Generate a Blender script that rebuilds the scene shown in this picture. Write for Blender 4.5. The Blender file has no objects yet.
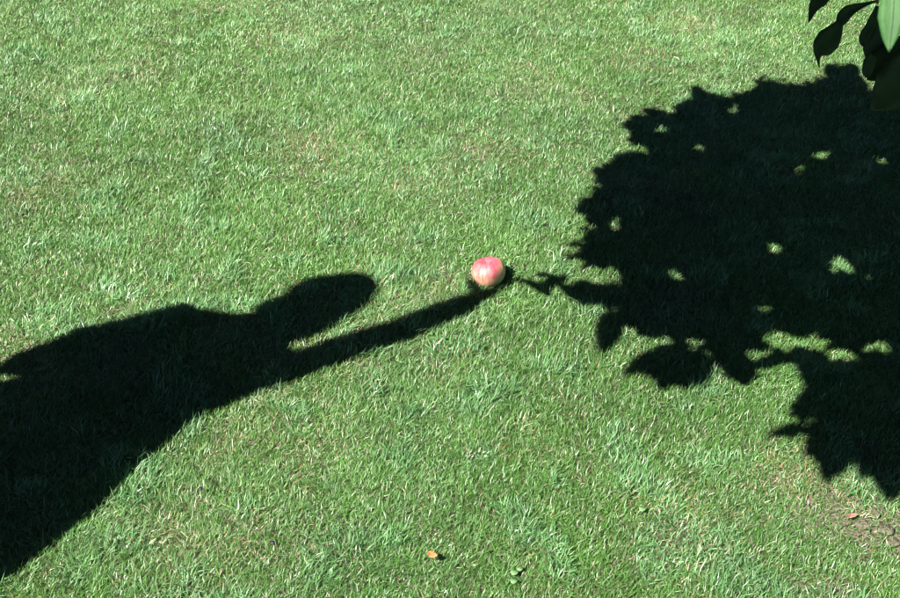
import bpy, bmesh, math, random
import numpy as np
from mathutils import Vector, Matrix

random.seed(7)
rng = np.random.default_rng(11)
scene = bpy.context.scene
col = scene.collection

# ------------------------------------------------------------------ camera
CAM_H = 1.74
PITCH = math.radians(35.0)
FPX = 1250.0                                   # focal length in pixels of the 900 px wide photo
cam_d = bpy.data.cameras.new('camera')
cam_d.sensor_width = 36.0
cam_d.lens = 36.0 * FPX / 900.0
cam_d.clip_start = 0.05
cam_d.clip_end = 2000.0
cam_d.dof.use_dof = True
cam_d.dof.focus_distance = 3.0
cam_d.dof.aperture_fstop = 14.0
cam = bpy.data.objects.new('camera', cam_d)
col.objects.link(cam)
cam.location = (0, 0, CAM_H)
cam.rotation_euler = (math.radians(90) - PITCH, 0, 0)
scene.camera = cam

# ------------------------------------------------------------------ sky and sun
SUN_EL = math.radians(47.0)
SUN_AZ = math.radians(40.0)                    # shadows fall this far ahead of straight right
SDIR = Vector((-math.cos(SUN_AZ) * math.cos(SUN_EL), -math.sin(SUN_AZ) * math.cos(SUN_EL), math.sin(SUN_EL)))
world = bpy.data.worlds.new('World')
scene.world = world
world.use_nodes = True
wn = world.node_tree.nodes
sky = wn.new('ShaderNodeTexSky')
sky.sky_type = 'NISHITA'
sky.sun_disc = False
sky.sun_elevation = SUN_EL
sky.air_density = 0.22            # a very clear, deep blue sky: dark shade
sky.dust_density = 0.0
sky.ozone_density = 0.0
sky.sun_rotation = math.atan2(SDIR.x, SDIR.y)
wn['Background'].inputs['Strength'].default_value = 0.05
world.node_tree.links.new(sky.outputs[0], wn['Background'].inputs['Color'])
sun_d = bpy.data.lights.new('sun', 'SUN')
sun_d.energy = 5.0
sun_d.angle = math.radians(0.53)
sun_d.color = (1.0, 0.955, 0.88)
sun = bpy.data.objects.new('sun', sun_d)
col.objects.link(sun)
sun.rotation_euler = SDIR.to_track_quat('Z', 'Y').to_euler()

scene.view_settings.view_transform = 'Standard'
scene.view_settings.look = 'None'
scene.view_settings.gamma = 1.0
scene.view_settings.use_curve_mapping = False
scene.view_settings.exposure = 1.68

# ------------------------------------------------------------------ helpers
CU = np.array([0, math.sin(PITCH), math.cos(PITCH)])
CF = np.array([0, math.cos(PITCH), -math.sin(PITCH)])
CR = np.array([1.0, 0, 0])
CP = np.array([0, 0, CAM_H])


def ground_at(px, py):
    """ground point seen at a pixel of the photograph"""
    d = CF * FPX + CR * (px - 450) - CU * (py - 299)
    return (CP + d * (-CAM_H / d[2]))


def point_at(px, py, depth):
    return CP + (CF * FPX + CR * (px - 450) - CU * (py - 299)) * (depth / FPX)


def project(P):
    Q = P - CP
    w = Q @ CF
    return 450 + FPX * (Q @ CR) / w, 299 - FPX * (Q @ CU) / w, w


def link(name, me, mat, parent=None):
    o = bpy.data.objects.new(name, me)
    col.objects.link(o)
    if mat is not None:
        me.materials.append(mat)
    if parent is not None:
        o.parent = parent
    return o


def tag(o, label=None, cat=None, kind=None, group=None):
    if label: o['label'] = label
    if cat: o['category'] = cat
    if kind: o['kind'] = kind
    if group: o['group'] = group
    return o


def empty(name, loc, rz=0.0):
    o = bpy.data.objects.new(name, None)
    o.empty_display_size = 0.1
    col.objects.link(o)
    o.location = loc
    o.rotation_euler = (0, 0, rz)
    return o


def mesh_from(name, verts, faces, smooth=True):
    me = bpy.data.meshes.new(name)
    me.from_pydata([tuple(v) for v in verts], [], faces)
    if smooth:
        me.polygons.foreach_set('use_smooth', [True] * len(me.polygons))
    me.update()
    return me


def vnoise(x, y, scale, seed):
    """smooth value noise 0..1 on arrays"""
    r = np.random.default_rng(seed)
    g = r.random((256, 256))
    X = x / scale + 71.3; Y = y / scale + 53.7
    xi = np.floor(X).astype(int); yi = np.floor(Y).astype(int)
    fx = X - xi; fy = Y - yi
    fx = fx * fx * (3 - 2 * fx); fy = fy * fy * (3 - 2 * fy)
    a = g[xi % 256, yi % 256]; b = g[(xi + 1) % 256, yi % 256]
    c = g[xi % 256, (yi + 1) % 256]; d = g[(xi + 1) % 256, (yi + 1) % 256]
    return (a * (1 - fx) + b * fx) * (1 - fy) + (c * (1 - fx) + d * fx) * fy


def ground_z(x, y):
    x = np.asarray(x, float); y = np.asarray(y, float)
    r = np.hypot(x, y - 2.5)
    fade = np.clip(1 - (r - 6) / 10, 0, 1)
    return ((vnoise(x, y, 0.55, 1) - .5) * 0.022 + (vnoise(x, y, 0.17, 2) - .5) * 0.010) * fade


def new_mat(name):
    m = bpy.data.materials.new(name)
    m.use_nodes = True
    nt = m.node_tree
    return m, nt, nt.nodes['Principled BSDF'], nt.nodes['Material Output']


def ramp(nt, fac, stops):
    r = nt.nodes.new('ShaderNodeValToRGB')
    els = r.color_ramp.elements
    while len(els) < len(stops): els.new(0.5)
    for e, (p, c) in zip(els, stops):
        e.position = p; e.color = (*c, 1)
    nt.links.new(fac, r.inputs[0])
    return r.outputs[0]


def noise(nt, scale, detail=4, vec=None, rough=0.55):
    n = nt.nodes.new('ShaderNodeTexNoise')
    n.inputs['Scale'].default_value = scale
    n.inputs['Detail'].default_value = detail
    n.inputs['Roughness'].default_value = rough
    if vec is not None: nt.links.new(vec, n.inputs['Vector'])
    return n.outputs['Fac']


def mixc(nt, fac, a, b, mode='MIX'):
    m = nt.nodes.new('ShaderNodeMix'); m.data_type = 'RGBA'; m.blend_type = mode
    for s, v in ((m.inputs[0], fac), (m.inputs[6], a), (m.inputs[7], b)):
        if hasattr(v, 'is_linked'): nt.links.new(v, s)
        elif isinstance(v, tuple): s.default_value = (*v, 1)
        else: s.default_value = v
    return m.outputs[2]


def mathn(nt, op, a, b=None, clamp=False):
    m = nt.nodes.new('ShaderNodeMath'); m.operation = op; m.use_clamp = clamp
    for s, v in ((m.inputs[0], a), (m.inputs[1], b)):
        if v is None: continue
        if hasattr(v, 'is_linked'): nt.links.new(v, s)
        else: s.default_value = v
    return m.outputs[0]


def bump(nt, bsdf, h, strength=0.4, dist=0.01):
    b = nt.nodes.new('ShaderNodeBump')
    b.inputs['Strength'].default_value = strength
    b.inputs['Distance'].default_value = dist
    nt.links.new(h, b.inputs['Height'])
    nt.links.new(b.outputs[0], bsdf.inputs['Normal'])


# ------------------------------------------------------------------ materials
def mat_soil():
    m, nt, bs, out = new_mat('lawn_soil')
    tc = nt.nodes.new('ShaderNodeTexCoord').outputs['Object']
    n1 = noise(nt, 160, 5, tc); n2 = noise(nt, 6, 4, tc)
    thatch = ramp(nt, n1, [(0.3, (.055, .045, .034)), (0.5, (.145, .118, .092)), (0.72, (.29, .24, .19))])
    green = ramp(nt, n1, [(0.3, (.03, .055, .015)), (0.55, (.075, .13, .045)), (0.75, (.14, .19, .09))])
    sep = nt.nodes.new('ShaderNodeVectorMath'); sep.operation = 'DISTANCE'
    nt.links.new(tc, sep.inputs[0]); sep.inputs[1].default_value = (0, 3, 0)
    far = mathn(nt, 'MULTIPLY', mathn(nt, 'SUBTRACT', sep.outputs['Value'], 3.5), 0.4, True)
    near = mixc(nt, mathn(nt, 'MULTIPLY', n2, 0.55), thatch, green)
    nt.links.new(mixc(nt, far, near, green), bs.inputs['Base Color'])
    bs.inputs['Roughness'].default_value = 0.95
    bs.inputs['Specular IOR Level'].default_value = 0.15
    bump(nt, bs, n1, 0.9, 0.012)
    return m


def mat_grass():
    m, nt, bs, out = new_mat('grass_blade')
    a = nt.nodes.new('ShaderNodeAttribute'); a.attribute_name = 'blade_color'
    bs.inputs['Roughness'].default_value = 0.40
    bs.inputs['Specular IOR Level'].default_value = 0.55
    nt.links.new(a.outputs['Color'], bs.inputs['Base Color'])
    tr = nt.nodes.new('ShaderNodeBsdfTranslucent')
    nt.links.new(mixc(nt, 1.0, a.outputs['Color'], (.95, 1.0, .45), 'MULTIPLY'), tr.inputs['Color'])
    mx = nt.nodes.new('ShaderNodeMixShader'); mx.inputs[0].default_value = 0.28
    nt.links.new(bs.outputs[0], mx.inputs[1]); nt.links.new(tr.outputs[0], mx.inputs[2])
    nt.links.new(mx.outputs[0], out.inputs['Surface'])
    return m


def mat_leaf(name, base, light, transl=0.12, rough=0.42, spec=0.4):
    m, nt, bs, out = new_mat(name)
    tc = nt.nodes.new('ShaderNodeTexCoord').outputs['Object']
    n = noise(nt, 55, 4, tc)
    c = ramp(nt, n, [(0.35, base), (0.7, light)])
    nt.links.new(c, bs.inputs['Base Color'])
    bs.inputs['Roughness'].default_value = rough
    bs.inputs['Specular IOR Level'].default_value = spec
    bump(nt, bs, noise(nt, 240, 3, tc), 0.25, 0.002)
    tr = nt.nodes.new('ShaderNodeBsdfTranslucent')
    nt.links.new(mixc(nt, 1.0, c, (.8, 1.0, .35), 'MULTIPLY'), tr.inputs['Color'])
    mx = nt.nodes.new('ShaderNodeMixShader'); mx.inputs[0].default_value = transl
    nt.links.new(bs.outputs[0], mx.inputs[1]); nt.links.new(tr.outputs[0], mx.inputs[2])
    nt.links.new(mx.outputs[0], out.inputs['Surface'])
    return m


def mat_simple(name, c1, c2, scale, rough, bstr=0.3, bdist=0.004, sss=0.0):
    m, nt, bs, out = new_mat(name)
    tc = nt.nodes.new('ShaderNodeTexCoord').outputs['Object']
    n = noise(nt, scale, 5, tc)
    nt.links.new(ramp(nt, n, [(0.35, c1), (0.68, c2)]), bs.inputs['Base Color'])
    bs.inputs['Roughness'].default_value = rough
    bump(nt, bs, noise(nt, scale * 3, 4, tc), bstr, bdist)
    if sss:
        bs.inputs['Subsurface Weight'].default_value = sss
        bs.inputs['Subsurface Radius'].default_value = (0.01, 0.004, 0.002)
    return m


def mat_apple():
    m, nt, bs, out = new_mat('apple_skin')
    tcn = nt.nodes.new('ShaderNodeTexCoord'); tc = tcn.outputs['Object']
    sx = nt.nodes.new('ShaderNodeSeparateXYZ'); nt.links.new(tc, sx.inputs[0])
    # streaks that run from stem to calyx: noise over the bearing, stretched along the axis
    ang = mathn(nt, 'ARCTAN2', sx.outputs['Y'], sx.outputs['X'])
    cx = nt.nodes.new('ShaderNodeCombineXYZ')
    nt.links.new(mathn(nt, 'COSINE', ang), cx.inputs[0]); nt.links.new(mathn(nt, 'SINE', ang), cx.inputs[1])
    nt.links.new(mathn(nt, 'MULTIPLY', sx.outputs['Z'], 5.0), cx.inputs[2])
    streak = noise(nt, 5.5, 5, cx.outputs[0], 0.65)
    blot = noise(nt, 26, 3, tc)
    # blush: strong above, fading to cream at the calyx, and a pale unblushed flank on +X
    up = mathn(nt, 'ADD', mathn(nt, 'MULTIPLY', sx.outputs['Z'], 12.0), 0.62)
    side = mathn(nt, 'MULTIPLY', mathn(nt, 'SUBTRACT', sx.outputs['X'], 0.019), 42.0, True)
    red = mathn(nt, 'ADD', up, mathn(nt, 'MULTIPLY', mathn(nt, 'SUBTRACT', streak, 0.5), 1.5))
    red = mathn(nt, 'ADD', red, mathn(nt, 'MULTIPLY', mathn(nt, 'SUBTRACT', blot, 0.5), 0.7))
    red = mathn(nt, 'SUBTRACT', red, side)
    c = ramp(nt, red, [(0.0, (.55, .44, .19)), (0.28, (.53, .34, .18)), (0.58, (.49, .155, .135)), (1.0, (.40, .058, .092))])
    spk = nt.nodes.new('ShaderNodeTexVoronoi'); spk.inputs['Scale'].default_value = 190
    nt.links.new(tc, spk.inputs['Vector'])
    dots = mathn(nt, 'LESS_THAN', spk.outputs['Distance'], 0.16)
    c = mixc(nt, mathn(nt, 'MULTIPLY', dots, 0.45), c, (.72, .55, .36))
    nt.links.new(c, bs.inputs['Base Color'])
    bs.inputs['Roughness'].default_value = 0.5
    bs.inputs['Specular IOR Level'].default_value = 0.4
    bs.inputs['Subsurface Weight'].default_value = 0.15
    bs.inputs['Subsurface Radius'].default_value = (0.006, 0.003, 0.002)
    bs.inputs['Subsurface Scale'].default_value = 0.6
    bump(nt, bs, noise(nt, 90, 3, tc), 0.12, 0.002)
    return m


M_SOIL = mat_soil()
M_GRASS = mat_grass()
M_CROWN = mat_leaf('tree_leaf', (.030, .060, .016), (.055, .10, .028))
M_BARK = mat_simple('bark', (.05, .037, .026), (.14, .11, .08), 40, 0.9, 0.8, 0.01)
M_TWIG = mat_simple('twig_bark', (.05, .05, .02), (.10, .085, .04), 60, 0.75)
M_APPLE = mat_apple()
M_ORANGE = mat_leaf('dry_orange_leaf', (.60, .17, .06), (.66, .30, .14), 0.2, 0.6)
M_BROWN = mat_leaf('dry_brown_leaf', (.18, .10, .06), (.32, .20, .13), 0.1, 0.7)
M_CLOVER = mat_leaf('clover_leaf', (.13, .26, .09), (.19, .33, .14), 0.2, 0.5)
M_BERRY = mat_simple('dark_berry', (.012, .012, .022), (.03, .026, .05), 90, 0.35)
M_SKIN = mat_simple('skin', (.42, .25, .18), (.52, .33, .24), 30, 0.5, 0.1, 0.001, 0.1)
M_HAIR = mat_simple('brown_hair', (.03, .018, .010), (.07, .042, .024), 120, 0.5, 0.6, 0.004)
M_DRESS = mat_simple('navy_cotton', (.02, .028, .06), (.035, .045, .09), 200, 0.85, 0.3, 0.001)
M_SHOE = mat_simple('shoe_leather', (.04, .03, .022), (.07, .05, .038), 80, 0.5)
M_EYE = mat_simple('eye', (.55, .55, .53), (.65, .65, .63), 30, 0.2, 0.0)

# ------------------------------------------------------------------ lawn (one sheet to the horizon)
def axis_steps(c0, c1, step, far):
    a = list(np.arange(c0, c1 + 1e-6, step))
    s = step
    while a[-1] < far: s *= 1.5; a.append(a[-1] + s)
    s = step
    while a[0] > -far: s *= 1.5; a.insert(0, a[0] - s)
    return np.array(a)


gx = axis_steps(-4.5, 4.5, 0.05, 900)
gy = axis_steps(-0.5, 8.0, 0.05, 900)
GX, GY = np.meshgrid(gx, gy)
GZ = ground_z(GX, GY)
nxg, nyg = len(gx), len(gy)
idx = np.arange(nxg * nyg).reshape(nyg, nxg)
quads = np.stack([idx[:-1, :-1], idx[:-1, 1:], idx[1:, 1:], idx[1:, :-1]], -1).reshape(-1, 4)


def np_mesh(name, V, F, smooth=True):
    me = bpy.data.meshes.new(name)
    k = F.shape[1]
    me.vertices.add(len(V)); me.vertices.foreach_set('co', np.ascontiguousarray(V, dtype=np.float32).ravel())
    me.loops.add(F.size); me.loops.foreach_set('vertex_index', np.ascontiguousarray(F, dtype=np.int32).ravel())
    me.polygons.add(len(F))
    me.polygons.foreach_set('loop_start', np.arange(0, F.size, k, dtype=np.int32))
    me.polygons.foreach_set('use_smooth', np.full(len(F), smooth))
    me.update(calc_edges=True)
    return me


lawn = link('lawn', np_mesh('lawn', np.stack([GX, GY, GZ], -1).reshape(-1, 3), quads), M_SOIL)
tag(lawn, 'soil and thatch of the lawn under the grass', 'lawn', 'structure')

# ------------------------------------------------------------------ grass (uncountable: one object)
APPLE_G = ground_at(488, 286)
SOIL_SPOTS = [(ground_at(868, 524), .13, .06), (ground_at(840, 512), .07, .035), (ground_at(885, 540), .09, .05), (ground_at(835, 590), .10, .05)]
DRY_SPOTS = [(ground_at(314, 152), .16), (ground_at(290, 38), .16), (ground_at(480, 150), .14), (ground_at(20, 205), .12), (ground_at(5, 345), .10),
             (ground_at(510, 155), .1), (ground_at(60, 190), .12), (ground_at(240, 540), .12), (ground_at(265, 396), .07),
             (ground_at(690, 530), .14), (ground_at(790, 480), .12), (ground_at(690, 25), .15), (ground_at(640, 60), .12), (ground_at(140, 70), .12),
             (ground_at(400, 190), .07), (ground_at(180, 530), .12), (ground_at(860, 500), .15)]


def make_grass(n_want):
    X = []; Y = []; S = []
    total = 0
    while total < n_want:
        k = 1000000
        x = rng.uniform(-4.4, 4.4, k); y = rng.uniform(0.3, 7.8, k)
        half = 0.36 * (y * math.cos(PITCH) + CAM_H * math.sin(PITCH))
        ox = np.maximum(np.abs(x) - half - 0.12, 0)
        oy = np.maximum(np.maximum(1.46 - y, y - 4.55), 0)
        out = np.hypot(ox, oy)
        w = np.where(out > 0, np.clip(0.45 - out * 0.5, 0.055, 0.45), 1.0)
        w *= np.clip(1.25 - 0.14 * y, 0.55, 1.0)
        sc = np.where(out > 0, 1.0 + np.clip(out * 2.0, 0, 1.6), 1.0) * np.clip(0.80 + 0.07 * y, .9, 1.2)
        # thin patches
        thin = vnoise(x, y, 0.16, 21) * .6 + vnoise(x, y, 0.05, 22) * .4
        w *= np.clip(0.55 + 1.1 * thin, 0, 1.15) / 1.15
        for (p, rx, ry) in SOIL_SPOTS:
            q = ((x - p[0]) / rx) ** 2 + ((y - p[1]) / ry) ** 2
            w *= 1 - 0.60 * np.exp(-q * 1.2)
        w = np.where(np.hypot(x - APPLE_G[0], y - APPLE_G[1] - .02) < 0.014, 0, w)
        keep = rng.random(k) < w
        X.append(x[keep]); Y.append(y[keep]); S.append(sc[keep]); total += keep.sum()
    x = np.concatenate(X)[:n_want]; y = np.concatenate(Y)[:n_want]; s = np.concatenate(S)[:n_want]
    n = len(x)
    z = ground_z(x, y)
    # colour classes
    big = vnoise(x, y, 0.42, 31); mid = vnoise(x, y, 0.11, 32); fine = vnoise(x, y, 0.035, 33)
    dry = np.clip(vnoise(x, y, 0.30, 34) * 1.1 + vnoise(x, y, .09, 35) * .8 - 1.15, 0, 1) * 0.55
    for p, r in DRY_SPOTS:
        q = ((x - p[0]) / r) ** 2 + ((y - p[1]) / r) ** 2
        dry = np.maximum(dry, 0.42 * np.exp(-q * 1.5) * (.35 + .9 * mid))
    u = rng.random(n)
    back = np.clip((y - 1.9) / 2.2, 0, 1)  # more pale and straw blades farther off: grazing sheen put into blade colour
    is_dry_or_sheen = u < (0.075 + .06 * back + dry)
    coarse = (vnoise(x, y, 0.075, 36) > 0.74) & (rng.random(n) < .6)       # tufts of broad, bluish grass
    # geometry
    L = rng.normal(0.0195, 0.0055, n).clip(.008, .042) * (0.84 + 0.32 * mid) * (0.85 + .3 * big)
    L = np.where(coarse, L * 1.4, L)
    W = rng.uniform(.0012, .0023, n) * np.where(coarse, 1.3, 1.0) * s
    L = np.where(is_dry_or_sheen, L * 0.85, L)
    ang = vnoise(x, y, 0.07, 41) * 12.0 + rng.normal(0, 1.5, n)
    # blades nod a little away from the mower's path, to the right and back
    ang = np.where(rng.random(n) < .3, rng.normal(0.9, .8, n), ang)
    lean = rng.normal(math.radians(48), math.radians(17), n).clip(.1, 1.45)
    lean = np.where(is_dry_or_sheen, rng.normal(math.radians(68), math.radians(14), n).clip(.4, 1.5), lean)
    bend = rng.uniform(.05, .6, n)
    dx, dy = np.cos(ang), np.sin(ang)
    roll = rng.normal(0, .55, n)
    wx = -dy * np.cos(roll); wy = dx * np.cos(roll); wz = np.sin(roll)
    l1 = (lean - bend * .6).clip(0.02, 1.5); l2 = (lean + bend * .8).clip(.05, 1.62)
    a = L * .5; b = L * .5
    base = np.stack([x, y, z - .002], -1)
    side = np.stack([wx, wy, wz], -1) * (W * .5)[:, None]
    midp = base + np.stack([dx * np.sin(l1) * a, dy * np.sin(l1) * a, np.cos(l1) * a], -1)
    tip = midp + np.stack([dx * np.sin(l2) * b, dy * np.sin(l2) * b, np.cos(l2) * b], -1)
    V = np.stack([base, midp + side, midp - side, tip], 1)                                # a bent kite: n,4,3
    # colours
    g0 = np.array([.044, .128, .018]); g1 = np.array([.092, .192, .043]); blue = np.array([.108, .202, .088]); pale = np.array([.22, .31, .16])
    t = np.clip(.15 + .5 * big + .35 * rng.random(n) - .1, 0, 1)[:, None]
    C = g0 * (1 - t) + g1 * t
    v = rng.random(n)
    cool = np.clip(vnoise(x, y, .33, 51) * 1.6 - .45, 0, 1)
    C = np.where((v < .12 + .35 * cool)[:, None], blue * (0.75 + .5 * rng.random(n))[:, None], C)
    C = np.where(coarse[:, None], blue * np.array([.9, 1.0, .9]) * (.8 + .4 * rng.random(n))[:, None], C)
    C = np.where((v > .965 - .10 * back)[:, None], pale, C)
    straw = np.array([.38, .32, .22]); straw2 = np.array([.25, .20, .14]); rust = np.array([.34, .18, .08])
    r2 = rng.random(n)[:, None]
    D = np.where(r2 < .55, straw * (.7 + .5 * rng.random((n, 1))), np.where(r2 < .93, straw2 * (.7 + .5 * rng.random((n, 1))), rust))
    C = np.where(is_dry_or_sheen[:, None], D, C)
    C = C * ((0.9 + 0.3 * fine) * (.80 + .25 * vnoise(x, y, .22, 61) + .17 * vnoise(x, y, .6, 62)))[:, None] * np.array([1.08, 1.16, 1.06])
    # blades well outside the photographed patch are one triangle each
    farb = s > 1.42
    Vn = V[~farb]; Vf = V[farb][:, [1, 2, 3]]
    Vf[:, :2] -= (midp - base)[farb][:, None]
    o = (np.arange(len(Vn)) * 4)[:, None]
    T = np.stack([o + np.array([[0, 1, 2]]), o + np.array([[2, 1, 3]])], 1).reshape(-1, 3)
    Tf = (np.arange(len(Vf)) * 3)[:, None] + np.array([[0, 1, 2]]) + len(Vn) * 4
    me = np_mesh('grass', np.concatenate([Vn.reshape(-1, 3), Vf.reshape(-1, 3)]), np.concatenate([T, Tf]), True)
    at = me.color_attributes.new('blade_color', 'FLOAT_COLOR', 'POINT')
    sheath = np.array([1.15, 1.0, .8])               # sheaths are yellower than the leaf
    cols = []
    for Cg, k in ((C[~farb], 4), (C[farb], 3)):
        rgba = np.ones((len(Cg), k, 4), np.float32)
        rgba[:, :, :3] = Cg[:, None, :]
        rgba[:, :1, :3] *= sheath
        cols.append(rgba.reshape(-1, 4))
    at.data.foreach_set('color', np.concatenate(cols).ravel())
    return me


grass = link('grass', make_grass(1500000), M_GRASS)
tag(grass, 'short mown green grass with dry straw blades covering the lawn', 'grass', 'stuff')

# ------------------------------------------------------------------ tubes, leaves, blobs
def tube_arrays(pts, radii, sides=10, cap=True):
    pts = [Vector(p) for p in pts]
    V = []; F = []
    n = len(pts)
    up = Vector((0.3, 0.2, 1)).normalized()
    for i, p in enumerate(pts):
        t = (pts[min(i + 1, n - 1)] - pts[max(i - 1, 0)]).normalized()
        a = t.cross(up)
        if a.length < .05: a = t.cross(Vector((1, 0, 0)))
        a.normalize(); b = t.cross(a).normalized()
        for k in range(sides):
            q = 2 * math.pi * k / sides
            V.append(p + (a * math.cos(q) + b * math.sin(q)) * radii[i])
    for i in range(n - 1):
        for k in range(sides):
            k2 = (k + 1) % sides
            F.append((i * sides + k, i * sides + k2, (i + 1) * sides + k2, (i + 1) * sides + k))
    if cap:
        F.append(tuple(range(sides))[::-1]); F.append(tuple((n - 1) * sides + k for k in range(sides)))
    return V, F


def smooth_path(ctrl, n):
    """Catmull-Rom through control points"""
    c = [np.array(p, float) for p in ctrl]
    c = [2 * c[0] - c[1]] + c + [2 * c[-1] - c[-2]]
    out = []
    segs = len(c) - 3
    for i in range(n):
        t = i / (n - 1) * segs; k = min(int(t), segs - 1); u = t - k
        p0, p1, p2, p3 = c[k:k + 4]
        out.append(.5 * ((2 * p1) + (-p0 + p2) * u + (2 * p0 - 5 * p1 + 4 * p2 - p3) * u * u + (-p0 + 3 * p1 - 3 * p2 + p3) * u ** 3))
    return out


LEAF_PROFILE = [(0, .06), (.12, .55), (.3, .95), (.5, .93), (.7, .62), (.86, .24), (1.0, .02)]


def leaf_on_path(spine, normal_hint, width, fold=.25, profile=LEAF_PROFILE, wave=0.0, n=15, thick=0.0006):
    """a thin closed leaf blade along a 3D midrib; returns verts, faces"""
    sp = smooth_path(spine, n)
    V = []; F = []
    N = Vector(normal_hint)
    cols = 5
    rows = []
    for i in range(n):
        t = i / (n - 1)
        w = np.interp(t, [p[0] for p in profile], [p[1] for p in profile]) * width * .5
        tg = Vector(sp[min(i + 1, n - 1)] - sp[max(i - 1, 0)]).normalized()
        s = tg.cross(N).normalized(); nn = s.cross(tg).normalized()
        row = []
        for k in range(cols):
            u = (k - 2) / 2
            off = abs(u) ** 1.3 * fold * w + wave * w * math.sin(t * 11 + u * 1.7) * abs(u)
            row.append(Vector(sp[i]) + s * (u * w) + nn * off)
        rows.append((row, nn))
    for sgn in (1, -1):
        for row, nn in rows:
            for p in row: V.append(p + nn * (thick * sgn * .5))
    B = n * cols
    for i in range(n - 1):
        for k in range(cols - 1):
            a, b, c, d = i * cols + k, i * cols + k + 1, (i + 1) * cols + k + 1, (i + 1) * cols + k
            F.append((a, b, c, d)); F.append((B + d, B + c, B + b, B + a))
        F.append((i * cols, (i + 1) * cols, B + (i + 1) * cols, B + i * cols))
        e = cols - 1
        F.append(((i + 1) * cols + e, i * cols + e, B + i * cols + e, B + (i + 1) * cols + e))
    F.append(tuple(k for k in range(cols))[::-1] + tuple(B + k for k in range(cols)))
    e = (n - 1) * cols
    F.append(tuple(e + k for k in range(cols)) + tuple(B + e + k for k in range(cols))[::-1])
    return V, F


# ------------------------------------------------------------------ tree
TREE_BASE = Vector((1.85, 0.45, 0.0))
TREE_BASE.z = float(ground_z(TREE_BASE.x, TREE_BASE.y)) - .01
tree = empty('tree', TREE_BASE)
tag(tree, 'leafy tree whose branch tips hang into the top right corner', 'tree')


def tree_tube(name, ctrl, r0, r1, n=14, sides=10, mat=M_BARK, wob=0.0, power=1.0):
    P = smooth_path(ctrl, n)
    if wob:
        P = [p + (np.array([random.uniform(-1, 1), random.uniform(-1, 1), 0]) * wob if 0 < i < n - 1 else 0) for i, p in enumerate(P)]
    R = [r0 + (r1 - r0) * (i / (n - 1)) ** power for i in range(n)]
    V, F = tube_arrays([Vector(p) - TREE_BASE for p in P], R, sides)
    return link(name, mesh_from(name, V, F), mat, tree), P


TB = np.array(TREE_BASE)
trunk, _ = tree_tube('trunk', [TB + (0, 0, -.05), TB + (-.01, .01, .12), TB + (.03, .03, .7), TB + (-.02, .06, 1.3), TB + (.04, .03, 2.0), TB + (.02, .06, 3.0)], .125, .045, 26, 16, M_BARK, .006, .6)
limbs = []
for r0, r1, ctrl in [
    (.045, .010, [TB + (0, .06, 1.45), (1.45, .72, 1.86), (.85, 1.10, 2.06), (.25, 1.55, 2.02), (-.25, 2.0, 1.88), (-.55, 2.35, 1.74)]),
    (.040, .010, [TB + (.02, .05, 1.7), (1.6, .85, 2.1), (1.15, 1.5, 2.28), (.65, 2.1, 2.2), (.2, 2.6, 1.98)]),
    (.040, .010, [TB + (.02, .05, 1.9), (1.8, 1.1, 2.35), (1.6, 1.8, 2.5), (1.3, 2.5, 2.4), (1.05, 2.95, 2.2)]),
    (.040, .010, [TB + (.03, .04, 2.2), (2.2, .7, 2.7), (2.6, 1.2, 2.9), (2.9, 1.8, 2.8)]),
    (.036, .010, [TB + (.03, .04, 2.1), (1.9, .0, 2.5), (1.9, -.6, 2.75), (2.0, -1.1, 2.7)]),
    (.036, .010, [TB + (.03, .04, 2.5), (1.4, .5, 2.9), (.9, .7, 3.1), (.4, .9, 3.1)]),
    (.034, .008, [TB + (.02, .05, 2.7), (1.9, .8, 3.2), (1.8, 1.2, 3.5), (1.7, 1.6, 3.6)]),
]:
    o, P = tree_tube('limb', ctrl, r0, r1, 22, 10, M_BARK, .006)
    limbs += list(P[6:])
limbs = np.array(limbs)

# outline of the tree's shade on the lawn, read off the photograph, carried on beyond the frame
SHADE = [(692, 84), (704, 90), (719, 98), (735, 90), (755, 80), (775, 76), (791, 79), (819, 76), (827, 66), (847, 63), (859, 72), (866, 88), (900, 84), (1000, 60), (1500, 70),
         (1600, 400), (1200, 600), (1000, 560), (915, 478), (897, 485), (887, 489), (871, 477), (863, 461), (864, 446), (851, 457), (841, 471), (831, 473), (819, 457), (813, 445), (811, 432), (791, 436),
         (777, 431), (799, 418), (790, 408), (799, 402), (795, 396), (801, 380), (799, 361), (783, 358), (757, 366), (754, 360), (767, 347), (751, 349), (735, 356), (743, 364), (747, 374), (735, 375),
         (719, 361), (700, 347), (694, 334), (684, 342), (690, 356), (704, 378), (692, 373), (682, 382), (666, 375), (646, 373), (633, 368), (644, 352), (660, 340), (656, 332), (646, 337),
         (634, 325), (626, 320), (624, 329), (611, 344), (600, 341), (599, 328), (612, 316), (602, 308), (586, 303), (569, 298), (574, 280), (594, 283), (610, 288), (622, 285), (622, 277), (610, 271), (594, 264), (584, 257),
         (572, 247), (582, 239), (594, 228), (587, 214), (574, 208), (588, 200), (594, 188), (598, 178), (582, 174), (598, 166), (622, 152), (632, 146), (636, 137), (619, 134), (630, 128), (618, 124), (621, 117), (646, 110),
         (668, 108), (682, 99), (694, 97)]
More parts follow.
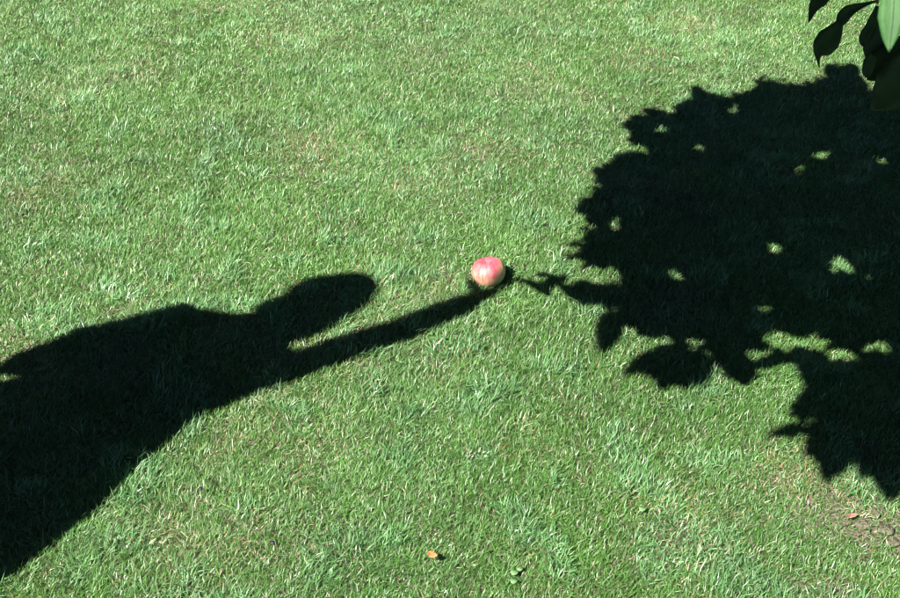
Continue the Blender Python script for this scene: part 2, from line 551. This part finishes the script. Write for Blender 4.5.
GAPS = [(766, 308, 10, 6), (778, 338, 17, 11), (808, 339, 24, 9), (836, 353, 15, 8), (875, 344, 18, 6), (825, 392, 15, 5), (855, 394, 10, 5), (697, 146, 8, 4), (821, 152, 7, 6),
        (772, 249, 8, 8), (838, 262, 9, 9), (616, 222, 8, 6), (675, 273, 9, 5), (880, 160, 9, 4), (868, 276, 6, 5),
        (624, 330, 5, 9), (657, 339, 12, 8), (693, 350, 7, 18), (712, 367, 8, 14), (626, 342, 7, 8), (752, 355, 11, 7), (612, 312, 12, 3), (863, 455, 9, 15), (800, 428, 8, 5), (804, 412, 6, 4), (601, 272, 12, 4),
        (797, 168, 5, 4), (660, 128, 6, 5), (729, 106, 6, 4), (642, 300, 5, 4), (716, 330, 5, 5), (848, 284, 6, 4), (892, 250, 5, 4), (735, 262, 4, 3), (612, 196, 6, 4), (640, 150, 5, 4)]


def in_poly(px, py, poly):
    inside = np.zeros(px.shape, bool)
    j = len(poly) - 1
    for i in range(len(poly)):
        xi, yi = poly[i]; xj, yj = poly[j]
        c = ((yi > py) != (yj > py)) & (px < (xj - xi) * (py - yi) / (yj - yi + 1e-12) + xi)
        inside ^= c
        j = i
    return inside


SD = np.array(SDIR)
CANOPY = 0.018                                 # shade falls on the grass tips, not on the soil


def shadow_px(P):
    G = P - SD * ((P[..., 2:3] - CANOPY) / SD[2])
    x, y, w = project(G)
    return x, y


def crown_leaves(k, size, want, tmax, region, gk=1.0):
    """random leaves in the crown whose shade lands inside the outline; returns centre, frame, length"""
    out = []
    got = 0
    for _ in range(60):
        if region == 'view':
            px = rng.uniform(520, 930, k); py = rng.uniform(55, 500, k)
            d = CF[None] * FPX + CR[None] * (px - 450)[:, None] - CU[None] * (py - 299)[:, None]
            G = CP + d * ((CANOPY - CAM_H) / d[:, 2:3])
            t0 = np.maximum((CAM_H - .356 * G[:, 1]) / .575 + size * .5, 1.45)
            t = t0 + rng.random(k) ** 1.3 * tmax
            P = G + SD * t[:, None]
        elif region == 'cover':
            px = rng.uniform(800, 935, k); py = rng.uniform(-40, 115, k)
            d = CF[None] * FPX + CR[None] * (px - 450)[:, None] - CU[None] * (py - 299)[:, None]
            P = CP + d * (1.76 / FPX) + SD * rng.uniform(.45, 1.3, k)[:, None]
        else:
            c = limbs[rng.integers(0, len(limbs), k)]
            P = c + rng.normal(0, .26, (k, 3)) * np.array([1, 1, .8])
        az = rng.uniform(0, 2 * math.pi, k); dr = rng.normal(.35, .35, k)
        D = np.stack([np.cos(az) * np.cos(dr), np.sin(az) * np.cos(dr), -np.sin(dr)], -1)
        N = np.stack([rng.normal(0, .35, k), rng.normal(0, .35, k), np.ones(k)], -1) + SD * .5
        S = np.cross(D, N); S /= np.linalg.norm(S, axis=1, keepdims=True)
        N = np.cross(S, D)
        L = size * rng.uniform(.8, 1.2, k)
        ok = np.ones(k, bool)
        jx, jy = rng.normal(0, 5.0 if size < .035 else 3.5 if size < .05 else 1.5, (2, k)); hx, hy = rng.normal(0, 2.5, (2, k))
        gk = 1.15 if size > .07 else .95
        for f, w in ((.12, 0), (.35, .19), (.35, -.19), (.6, .15), (.6, -.15), (.86, 0)):
            Q = P + (D * (L * (f - .5))[:, None] + S * (L * w)[:, None]) * (1.0 if size > .09 else .8 if size > .07 else .5)
            sx_, sy_ = shadow_px(Q)
            inside = in_poly(sx_ + jx, sy_ + jy, SHADE)
            for gxp, gyp, rx, ry in GAPS:
                inside &= ((sx_ + hx - gxp) / (rx * gk)) ** 2 + ((sy_ + hy - gyp) / (ry * gk)) ** 2 > 1
            seen_sh = (sx_ > -40) & (sx_ < 915) & (sy_ > -20) & (sy_ < 620)
            ok &= inside if region == 'view' else (inside | ~seen_sh)
            cx_, cy_, cw = project(Q)
            ok &= ~((cw > 0) & (cx_ > -60) & (cx_ < 960) & (cy_ > -50) & (cy_ < 640))
        ok &= np.linalg.norm(P - CP, axis=1) > .55
        ok &= (P[:, 2] > 1.0)
        ok &= ~lit_leaf_block(P)
        sel = np.where(ok)[0]
        out.append((P[sel], D[sel], S[sel], N[sel], L[sel]))
        got += len(sel)
        if got >= want: break
    cat = [np.concatenate([o[i] for o in out])[:want] for i in range(5)]
    return cat


LIT_LEAF = point_at(888, 18, 1.15)


def lit_leaf_block(P):
    """keep clear the sun's path to the one leaf that is lit"""
    Q = P - LIT_LEAF
    t = Q @ SD
    return (np.linalg.norm(Q - t[:, None] * SD, axis=1) < .075) & (t > -.05)


sets = [crown_leaves(9000, .115, 700, .75, 'view'), crown_leaves(9000, .085, 1400, .75, 'view'), crown_leaves(12000, .058, 1700, .6, 'view'),
        crown_leaves(14000, .040, 2400, .45, 'view'), crown_leaves(14000, .028, 2200, .35, 'view'), crown_leaves(6000, .10, 3200, 0, 'all'), crown_leaves(6000, .09, 420, 0, 'cover'), crown_leaves(6000, .06, 300, 0, 'cover')]
# single leaves at the rim of the crown whose own outlines show in the shade
RIM = [(529, 283, 150, 24), (540, 288, 330, 30), (549, 282, 60, 22), (560, 279, 40, 20), (542, 274, 10, 18), (574, 255, 20, 20), (576, 285, 200, 30), (586, 291, 185, 28), (566, 290, 130, 24), (606, 331, 265, 40), (622, 316, 230, 40), (641, 362, 215, 40), (664, 372, 262, 34), (682, 366, 290, 46), (698, 366, 285, 40),
       (728, 362, 310, 52), (742, 366, 290, 34), (770, 358, 198, 44), (789, 430, 190, 44), (829, 458, 265, 44), (815, 440, 240, 34), (883, 474, 285, 48), (866, 458, 262, 40), (893, 478, 270, 40),
       (697, 93, 100, 22), (832, 70, 110, 20), (849, 69, 60, 20), (763, 82, 150, 24), (655, 112, 150, 32), (594, 262, 200, 30), (800, 408, 200, 30)]
rp = []
for px, py, hd, ln in RIM:
    h_ = math.radians(hd)
    E = [ground_at(px + sg_ * math.cos(h_) * ln / 2, py - sg_ * math.sin(h_) * ln / 2) for sg_ in (-1, 1)]
    E = [CP + (e - CP) * (1 - CANOPY / CAM_H) for e in E]
    c_ = (E[0] + E[1]) / 2; d_ = E[1] - E[0]; ll = float(np.linalg.norm(d_)); d_ /= ll
    t_ = max((CAM_H - .356 * c_[1]) / .575 + ll * .5, 1.45) + random.uniform(0, .15)
    n_ = np.array([random.uniform(-.2, .2), random.uniform(-.2, .2), 1.0]); s_ = np.cross(d_, n_); s_ /= np.linalg.norm(s_)
    rp.append((c_ + SD * t_, d_, s_ * .78, np.cross(s_, d_), ll))
sets.append([np.array([r[i] for r in rp]) for i in range(5)])
P, D, S, N, L = [np.concatenate([s[i] for s in sets]) for i in range(5)]
tmpl = []
tf = []
st = [(0, .05), (.13, .36), (.36, .54), (.62, .52), (.86, .31), (1.0, .04)]
for f, w in st:
    for u in (-1, 0, 1):
        tmpl.append((f - .5, u * w * .52, .10 * abs(u) * w - .22 * (f - .35) ** 2))
for i in range(len(st) - 1):
    for k in range(2):
        a = i * 3 + k
        tf.append((a, a + 1, a + 4, a + 3))
tmpl = np.array(tmpl); tf = np.array(tf)
VV = P[:, None] + (D[:, None] * tmpl[None, :, 0:1] + S[:, None] * tmpl[None, :, 1:2] + N[:, None] * tmpl[None, :, 2:3]) * L[:, None, None]
FF = (np.arange(len(P)) * len(tmpl))[:, None, None] + tf[None]
crown = link('crown', np_mesh('crown', VV.reshape(-1, 3) - TB, FF.reshape(-1, 4)), M_CROWN, tree)
tag(crown, kind='stuff')

# boughs from the limbs into the leaf masses
seeds = [P[0]]
dist = np.linalg.norm(P - seeds[0], axis=1)
for _ in range(44):
    i = int(dist.argmax()); seeds.append(P[i]); dist = np.minimum(dist, np.linalg.norm(P - P[i], axis=1))
bv = []; bf = []
for s_ in seeds:
    j = int(np.linalg.norm(limbs - s_ + np.array([0, 0, -.1]), axis=1).argmin())
    a = limbs[j]
    m1 = a * .6 + s_ * .4 + np.array([0, 0, .07]) + np.array([random.uniform(-.04, .04) for _ in range(3)])
    path = smooth_path([a, m1, s_], 9)
    q = np.array(path)
    sx_, sy_ = shadow_px(q)
    vis = (sx_ > 0) & (sx_ < 900) & (sy_ > 0) & (sy_ < 598) & ~in_poly(sx_, sy_, SHADE)
    cx_, cy_, cw = project(q)
    vis |= (cw > 0) & (cx_ > -30) & (cx_ < 930) & (cy_ > -25) & (cy_ < 630)
    if vis.any() or np.linalg.norm(q - CP, axis=1).min() < .5: continue
    V, F = tube_arrays([Vector(p) - TREE_BASE for p in path], [.008 - .0055 * i / 8 for i in range(9)], 6)
    link('bough', mesh_from('bough', V, F), M_BARK, tree)

# the leaves that hang into view, each a part of the tree, on two hanging twigs
def view_pt(px, py, d):
    return point_at(px, py, d)


def hanging_leaf(pix, depth, width_px, mat, nh, profile=LEAF_PROFILE, fold=.25, wave=.05, label=None, ddepth=None):
    dd = ddepth or [0] * len(pix)
    sp = [np.array(view_pt(x, y, depth + e)) - TB for (x, y), e in zip(pix, dd)]
    V, F = leaf_on_path(sp, nh, width_px * depth / FPX, fold, profile, wave, 19)
    o = link('leaf', mesh_from('leaf', V, F), mat, tree)
    if label: o['label'] = label
    return o


BK = Vector((0, -math.cos(PITCH), math.sin(PITCH)))      # towards where the viewer stands
M_SHADED = mat_leaf('hanging_leaf', (.022, .045, .012), (.036, .07, .018), .04, .55, .2)  # leaf green darkened, crown shade put into the colour
M_SUNLIT = mat_leaf('sunlit_leaf', (.020, .075, .014), (.034, .105, .024), .08, .6, .25)  # brighter copy of the leaf green for the one leaf in sun
nh = (BK + Vector((.35, .1, .25))).normalized()
Dp = 1.75
tree_tube('twig', [limbs[2] * .0 + np.array(view_pt(905, -190, 1.62)), view_pt(890, -90, 1.68), view_pt(881, -30, 1.73), view_pt(877, 4, Dp)], .0045, .0022, 14, 8, M_TWIG)
tree_tube('twig', [view_pt(890, -90, 1.68), view_pt(905, -40, 1.72), view_pt(906, 5, 1.76), view_pt(904, 40, 1.78)], .003, .002, 12, 8, M_TWIG)
tree_tube('twig', [view_pt(890, -90, 1.68), view_pt(866, -60, 1.74), view_pt(848, -38, 1.78), view_pt(838, -22, 1.8)], .003, .0018, 12, 8, M_TWIG)
tree_tube('twig', [view_pt(905, -190, 1.62), view_pt(900, -130, 1.4), view_pt(897, -70, 1.22), view_pt(893, -28, 1.15)], .003, .0018, 12, 8, M_TWIG)
hanging_leaf([(838, -22), (826, -8), (814, 6), (808.5, 23)], 1.8, 17, M_SHADED, nh, [(0, .1), (.3, .9), (.55, 1), (.75, .55), (1, .04)])
hanging_leaf([(877, 1), (862, 6), (848, 12), (841, 19), (838, 27)], Dp, 13, M_SHADED, nh, [(0, .12), (.2, .35), (.5, .95), (.72, 1.05), (.9, .75), (1, .35)], .5)
hanging_leaf([(840, 22), (834, 32), (827, 41), (820, 50), (817.5, 57), (819.5, 68)], Dp - .02, 25, M_SHADED, nh, [(0, .30), (.15, .62), (.38, 1), (.58, .88), (.74, .38), (.86, .16), (1, .03)], .2)
hanging_leaf([(877, 6), (873, 18), (868, 29), (863, 38), (863, 47)], Dp + .02, 14, M_SHADED, nh, [(0, .3), (.3, .7), (.6, .78), (.85, .85), (.95, .6), (1, .1)], .4)
hanging_leaf([(884, 8), (884, 26), (881, 42), (874, 56), (868, 64)], Dp + .03, 36, M_SHADED, nh, [(0, .15), (.25, .75), (.55, 1), (.78, .8), (.92, .42), (1, .12)], .15)
hanging_leaf([(873, 55), (868, 64), (866, 72), (866, 78)], Dp - .01, 14, M_SHADED, nh, [(0, .6), (.3, .95), (.65, .9), (.9, .5), (1, .1)], .3)
hanging_leaf([(908, 34), (894, 54), (880, 69), (867, 80)], Dp + .03, 32, M_SHADED, nh, [(0, .2), (.3, .85), (.6, 1), (.8, .7), (.93, .3), (1, .05)], .2)
hanging_leaf([(912, 46), (902, 70), (889, 92), (872, 110)], Dp + .01, 44, M_SHADED, nh, [(0, .2), (.3, .85), (.6, 1), (.8, .7), (.93, .3), (1, .05)], .2)
hanging_leaf([(893, -28), (893, -6), (892, 18), (890, 38), (889, 52)], 1.15, 27, M_SUNLIT, (BK + Vector((-.5, 0, .5))).normalized(), [(0, .1), (.25, .85), (.5, 1), (.72, .62), (.88, .28), (1, .03)], .2,
             label='pale sunlit leaf nearest the corner')
pale = [o for o in tree.children if o.get('label')][0]
V, F = tube_arrays([Vector(np.array(view_pt(x, y, 1.148)) - TB) for x, y in smooth_path([(893, -28), (893, -6), (892, 18), (890, 38), (889, 50)], 16)], [.0009 - .00004 * i for i in range(16)], 6)
link('midrib', mesh_from('midrib', V, F), mat_leaf('leaf_rib', (.06, .13, .05), (.09, .17, .07), .05, .6), pale)

# ------------------------------------------------------------------ apple
def apple_mesh():
    V = []; F = []
    seg, rings = 64, 44
    R = .0415
    for i in range(rings + 1):
        th = math.pi * i / rings
        for k in range(seg):
            ph = 2 * math.pi * k / seg
            # outline with a deep stem hollow above and a shallow, five-knuckled hollow below
            r = R * math.sin(th) ** .88 if 0 < i < rings else 0.0
            zz = R * .93 * math.cos(th)
            s = r / R
            zz -= .019 * math.exp(-(s / .40) ** 2) if th < math.pi / 2 else 0
            zz += .012 * math.exp(-(s / .30) ** 2) if th > math.pi / 2 else 0
            low = max(0, -math.cos(th))
            r *= 1 - .10 * low + .025 * math.cos(5 * ph) * low ** 1.5
            r *= 1 + .022 * math.cos(ph - 1.0) + .012 * math.cos(2 * ph + .6) + .012 * math.cos(3 * ph)
            zz += (.0055 * math.cos(ph - .75) - .004 * math.exp(-((ph - 4.5) / .45) ** 2)) * s * max(0, math.cos(th)) ** .7 + .0012 * math.cos(5 * ph + .3) * s * max(0, math.cos(th))
            V.append((r * math.cos(ph), r * math.sin(ph), zz))
    for i in range(rings):
        for k in range(seg):
            k2 = (k + 1) % seg
            F.append((i * seg + k, (i + 1) * seg + k, (i + 1) * seg + k2, i * seg + k2))
    me = mesh_from('apple', V, F)
    bm = bmesh.new(); bm.from_mesh(me)
    bmesh.ops.remove_doubles(bm, verts=bm.verts, dist=1e-6)
    bm.to_mesh(me); bm.free()
    me.polygons.foreach_set('use_smooth', [True] * len(me.polygons))
    return me


apple = link('apple', apple_mesh(), M_APPLE)
ap = ground_at(488, 290)
apple.rotation_euler = (math.radians(-19), math.radians(-3), math.radians(6))
apple.location = (ap[0], ap[1] + .02, float(ground_z(ap[0], ap[1] + .02)) + .0295)
tag(apple, 'pink and cream apple lying on the grass at the tip of the hand shadow', 'apple')

# ------------------------------------------------------------------ small things on the lawn
def lying_leaf(name, px, py, length_px, width_px, heading, mat, zoff, label, cat, curl=.35, jag=0.0):
    g = ground_at(px, py)
    s = np.linalg.norm(g - CP) / FPX
    Lm = length_px * s; Wm = width_px * s
    c, sn = math.cos(heading), math.sin(heading)
    sp = [np.array([c * Lm * (t - .5), sn * Lm * (t - .5), curl * Lm * (t - .5) ** 2 * 2]) for t in (0, .33, .66, 1)]
    V, F = leaf_on_path(sp, (0.1, -.15, 1), Wm, .35, [(0, .15), (.12, .7), (.25, .62), (.4, 1), (.52, .78), (.66, .95), (.82, .5), (1, .04)] if jag else LEAF_PROFILE, .25 if jag else .1, 21, .0005)
    o = link(name, mesh_from(name, V, F), mat)
    k = zoff / math.tan(PITCH)
    x_, y_ = g[0], g[1] - zoff * 1.0
    o.location = (x_, y_, float(ground_z(x_, y_)) + zoff)
    return tag(o, label, cat)


lying_leaf('fallen_leaf', 433, 557, 10, 9, -.5, M_ORANGE, .023, 'tiny orange dry leaf caught on the grass near the bottom edge', 'leaf', .5, 1)
lying_leaf('fallen_leaf', 848, 518, 13, 6, .15, M_BROWN, .012, 'small brown dry leaf on the bare earth patch', 'leaf', .3, 1)


def round_leaf_plant(px, py, label, n_leaf=3):
    g = ground_at(px, py)
    zb = float(ground_z(g[0], g[1]))
    root = empty('clover_plant', (g[0], g[1], zb))
    tag(root, label, 'plant')
    for (dx, dy, h, r) in ((0, 0, .014, .007), (-.002, -.020, .013, .0065), (.011, .010, .012, .005))[:n_leaf]:
        V, F = tube_arrays([(dx * .2, dy * .2, -.002), (dx * .6, dy * .6, h * .6), (dx, dy, h)], [.0007] * 3, 6)
        link('stalk', mesh_from('stalk', V, F), M_CLOVER, root)
        V = [(dx, dy, h)]; F = []
        n = 20
        for k in range(n):
            q = 2 * math.pi * k / n
            rr = r * (1 + .07 * math.cos(3 * q))
            V.append((dx + rr * math.cos(q), dy + rr * math.sin(q), h + .0016 + .0008 * math.cos(2 * q)))
        for k in range(n): F.append((0, 1 + k, 1 + (k + 1) % n))
        V2 = V + [(a, b, c - .0005) for a, b, c in V]
        F2 = F + [tuple(n + 1 + i for i in reversed(f)) for f in F] + [(1 + k, n + 2 + k, n + 2 + (k + 1) % n, 1 + (k + 1) % n) for k in range(n)]
        link('leaflet', mesh_from('leaflet', V2, F2), M_CLOVER, root)


round_leaf_plant(514, 578, 'small round-leaved clover in the grass at the bottom centre')
round_leaf_plant(641, 519, 'pale round-leaved weed in the grass right of the orange leaf', 1)


def berry(px, py, r, label):
    g = ground_at(px, py)
    bm = bmesh.new(); bmesh.ops.create_icosphere(bm, subdivisions=2, radius=r)
    for v in bm.verts:
        v.co.z *= .85
        if v.co.z > r * .7: v.co.z -= r * .18
        v.co *= random.uniform(.97, 1.03)
    me = bpy.data.meshes.new('berry'); bm.to_mesh(me); bm.free()
    me.polygons.foreach_set('use_smooth', [True] * len(me.polygons))
    o = link('berry', me, M_BERRY)
    o.location = (g[0], g[1] - .018, float(ground_z(g[0], g[1])) + .020)
    return tag(o, label, 'berry', group='dark berries dropped on the lawn')


berry(203, 488, .0042, 'tiny dark berry in the grass just below the shadow of the person')
berry(275, 545, .0042, 'tiny dark berry in the grass near the bottom left, the lower of two')

for (px, py, r) in ((862, 528, .013), (845, 525, .009), (874, 517, .010), (885, 533, .012), (856, 536, .007), (893, 545, .010), (830, 592, .011), (842, 595, .009)):
    g = ground_at(px, py)
    bm = bmesh.new(); bmesh.ops.create_icosphere(bm, subdivisions=2, radius=r)
    for v in bm.verts: v.co = Vector((v.co.x * 1.3, v.co.y, v.co.z * .55)) * random.uniform(.8, 1.2)
    me = bpy.data.meshes.new('soil_crumb'); bm.to_mesh(me); bm.free()
    me.polygons.foreach_set('use_smooth', [True] * len(me.polygons))
    o = link('soil_crumb', me, M_SOIL, lawn)
    o.location = (g[0], g[1], float(ground_z(g[0], g[1])) + r * .3)

# ------------------------------------------------------------------ person (stands outside the frame, throws the long shadow)
AL = Vector((math.cos(SUN_AZ), math.sin(SUN_AZ), 0)); PE = Vector((-AL.y, AL.x, 0))
PB = AL * -0.105 + PE * 2.065
PB.z = float(ground_z(PB.x, PB.y))
person = empty('person', PB, SUN_AZ - math.pi / 2)
tag(person, 'person beyond the left edge reaching forward, casting the long shadow on the grass', 'person')


def add_blob(V, F, c, r, rot=None, seg=16, rings=10):
    b = len(V)
    for i in range(rings + 1):
        th = math.pi * i / rings
        for k in range(seg):
            ph = 2 * math.pi * k / seg
            p = Vector((r[0] * math.sin(th) * math.cos(ph), r[1] * math.sin(th) * math.sin(ph), r[2] * math.cos(th)))
            if rot: p = rot @ p
            V.append(p + Vector(c))
    for i in range(rings):
        for k in range(seg):
            k2 = (k + 1) % seg
            F.append((b + i * seg + k, b + (i + 1) * seg + k, b + (i + 1) * seg + k2, b + i * seg + k2))


def add_limb(V, F, pts, rad, sides=14):
    b = len(V)
    v, f = tube_arrays(pts, rad, sides)
    V += v; F += [tuple(b + i for i in q) for q in f]
    for p, r in zip(pts, rad): add_blob(V, F, p, (r, r, r), None, 14, 8)


def remeshed(name, V, F, mat, voxel, smooth_it=6):
    o = link(name, mesh_from(name, V, F), mat, person)
    r = o.modifiers.new('remesh', 'REMESH'); r.mode = 'VOXEL'; r.voxel_size = voxel; r.use_smooth_shade = True
    s = o.modifiers.new('smooth', 'SMOOTH'); s.factor = .5; s.iterations = smooth_it
    return o


# local axes: +X the person's right, +Y where the person faces, Z up
V = []; F = []
add_blob(V, F, (-.01, 0, 1.570), (.074, .092, .112))                       # skull
add_blob(V, F, (0, .030, 1.520), (.056, .062, .075))                    # jaw
add_blob(V, F, (0, .102, 1.543), (.013, .018, .022))                    # nose
add_blob(V, F, (0, .088, 1.497), (.024, .010, .008))                    # lips
for s in (-1, 1):
    add_blob(V, F, (s * .077, .0, 1.550), (.010, .018, .030))           # ears
    add_blob(V, F, (s * .030, .082, 1.587), (.022, .012, .008))         # brow
add_limb(V, F, [(0, -.012, 1.38), (0, .0, 1.50)], [.056, .050])         # neck
add_limb(V, F, [(0, 0, .94), (0, .01, 1.06), (0, 0, 1.18), (0, -.01, 1.30), (0, -.01, 1.36)], [.115, .105, .112, .11, .075])
add_blob(V, F, (0, 0, .93), (.165, .115, .12)); add_blob(V, F, (0, .0, 1.24), (.150, .10, .14)); add_blob(V, F, (.015, -.01, 1.335), (.140, .07, .055))
for s in (-1, 1):                                                       # legs and feet
    add_limb(V, F, [(s * .085, 0, .90), (s * .095, .01, .70), (s * .10, .015, .49), (s * .10, -.01, .34), (s * .10, -.02, .10)], [.092, .078, .054, .056, .036])
    add_limb(V, F, [(s * .10, -.04, .05), (s * .105, .06, .045), (s * .11, .15, .028)], [.036, .034, .024])
# right arm, reaching forward and a touch down; left arm hanging a little away from the body
RS, RE, RW = Vector((.146, .0, 1.335)), Vector((.202, .295, 1.330)), Vector((.216, .528, 1.285))
LS, LE, LW = Vector((-.178, -.03, 1.250)), Vector((-.242, -.02, 1.04)), Vector((-.262, .03, .82))
add_limb(V, F, [RS, RS.lerp(RE, .5), RE, RE.lerp(RW, .35), RW], [.054, .046, .040, .040, .031])
add_limb(V, F, [LS, LS.lerp(LE, .5), LE, LE.lerp(LW, .35), LW], [.054, .046, .038, .038, .026])


def hand(V, F, wrist, fwd, side, up, spread, curl, thumb=None):
    """palm, four unequal bent fingers, and a thumb leaving the side of the palm (side = thumb side)"""
    pc = wrist + fwd * .045
    rot = Matrix((side, fwd, up)).transposed()
    add_blob(V, F, pc, (.042, .058, .022), rot)
    for i, ln in enumerate((.078, .088, .082, .066)):
        off = .030 - i * .020
        a = wrist + fwd * .080 + side * off
        d = (fwd + side * (off * spread)).normalized()
        k1 = a + d * ln * .45; d2 = (d * math.cos(curl) + up * -math.sin(curl)).normalized()
        k2 = k1 + d2 * ln * .32; d3 = (d * math.cos(curl * 1.8) + up * -math.sin(curl * 1.8)).normalized()
        add_limb(V, F, [a - fwd * .02, k1, k2, k2 + d3 * ln * .25], [.0112, .0105, .010, .0085], 10)
    t0 = wrist + fwd * .018 + side * .020
    td = thumb or (side * .8 + fwd * .55).normalized()
    t1 = t0 + (td + fwd * .35).normalized() * .036; t2 = t1 + (td + fwd * .1).normalized() * .034
    add_limb(V, F, [t0, t1, t2], [.016, .013, .0105], 10)


rf = (RW - RE).normalized(); rs = Vector((0, 0, 1)); rs = (rs - rf * rs.dot(rf)).normalized()
hand(V, F, RW, rf, rs, rf.cross(rs), 1.0, .12, Vector((-1, .1, .2)).normalized())    # thumb up, palm to the left, as if about to take something
fw = (LW - LE).normalized(); sd = Vector((.25, .95, .1)); sd = (sd - fw * sd.dot(fw)).normalized()
hand(V, F, LW, fw, sd, sd.cross(fw), 1.0, .4)
remeshed('body', V, F, M_SKIN, .005, 4)

V = []; F = []                                                          # hair: full, to the jaw
add_blob(V, F, (-.010, -.008, 1.598), (.098, .104, .102))
for i in range(26):                                                     # loose locks break the outline
    q1 = random.uniform(0, 6.283); q2 = random.uniform(-.2, 1.3)
    add_blob(V, F, (-.018 + .083 * math.cos(q1) * math.cos(q2), -.012 + .094 * math.sin(q1) * math.cos(q2) - .01, 1.598 + .094 * math.sin(q2)), (.022, .022, .026), None, 10, 6) if not (math.sin(q1) > .3 and q2 < .6) else None; add_blob(V, F, (-.018, -.060, 1.535), (.084, .058, .10))
for s in (-1, 1): add_blob(V, F, (s * .074, -.02, 1.520), (.022, .045, .075))
remeshed('hair', V, F, M_HAIR, .008, 3)
for s in (-1, 1):
    V = []; F = []
    add_blob(V, F, (s * .031, .083, 1.568), (.0125, .0115, .009)); link('eye', mesh_from('eye', V, F), M_EYE, person)

# dress: bodice, flared skirt with soft folds, cap sleeves
V = []; F = []
secs = [(1.375, -.090, .090, .078, -.012), (1.345, -.112, .130, .075, -.012), (1.30, -.155, .165, .090, -.01), (1.24, -.195, .172, .122, 0), (1.16, -.205, .162, .125, .005), (1.10, -.205, .156, .12, .005),
        (1.03, -.215, .168, .135, 0), (.94, -.212, .190, .16, 0), (.83, -.214, .222, .19, 0), (.68, -.235, .272, .23, 0), (.60, -.30, .298, .25, 0), (.50, -.32, .322, .27, 0)]
sg = 72
for j, (h, xl, xr, b, y0) in enumerate(secs):
    a = (xr - xl) / 2; xm = (xr + xl) / 2
    fold = max(0, 1.06 - h) * .055
    for k in range(sg):
        q = 2 * math.pi * k / sg
        m_ = 1 + fold * math.cos(11 * q + 1.3 * math.sin(2 * q))
        V.append(Vector((xm + a * m_ * math.cos(q), y0 + b * m_ * math.sin(q), h)))
for j in range(len(secs) - 1):
    for k in range(sg):
        k2 = (k + 1) % sg
        F.append((j * sg + k, (j + 1) * sg + k, (j + 1) * sg + k2, j * sg + k2))
for S0, E0 in ((RS, RE), (LS, LE)):                                    # long loose sleeves
    b0 = len(V)
    W0 = RW if S0 is RS else LW
    sp_ = smooth_path([S0.lerp(E0, -.12), S0.lerp(E0, .15), S0.lerp(E0, .6), E0, E0.lerp(W0, .5), E0.lerp(W0, .93)], 24)
    v, f = tube_arrays(sp_, [((.048 if S0 is RS else .055) - .013 * i / 23) * (1 + .045 * math.sin(i * 1.9) + .03 * math.sin(i * 3.7 + 1)) for i in range(24)], 20, False)
    V += v; F += [tuple(b0 + i for i in q_) for q_ in f]
dress = link('dress', mesh_from('dress', V, F), M_DRESS, person)
so = dress.modifiers.new('cloth_thickness', 'SOLIDIFY'); so.thickness = .004; so.offset = 1
for s in (-1, 1):
    V = []; F = []
    add_limb(V, F, [(s * .10, -.045, .040), (s * .105, .06, .038), (s * .11, .155, .030)], [.043, .044, .034])
    V = [Vector((p.x, p.y, max(p.z, .001))) for p in V]
    V = [Vector((p.x, p.y, min(p.z, .075))) for p in V]
    remeshed('shoe', V, F, M_SHOE, .006, 2)

scene.render.engine = 'CYCLES'
scene.cycles.max_bounces = 6
scene.cycles.filter_width = 1.1
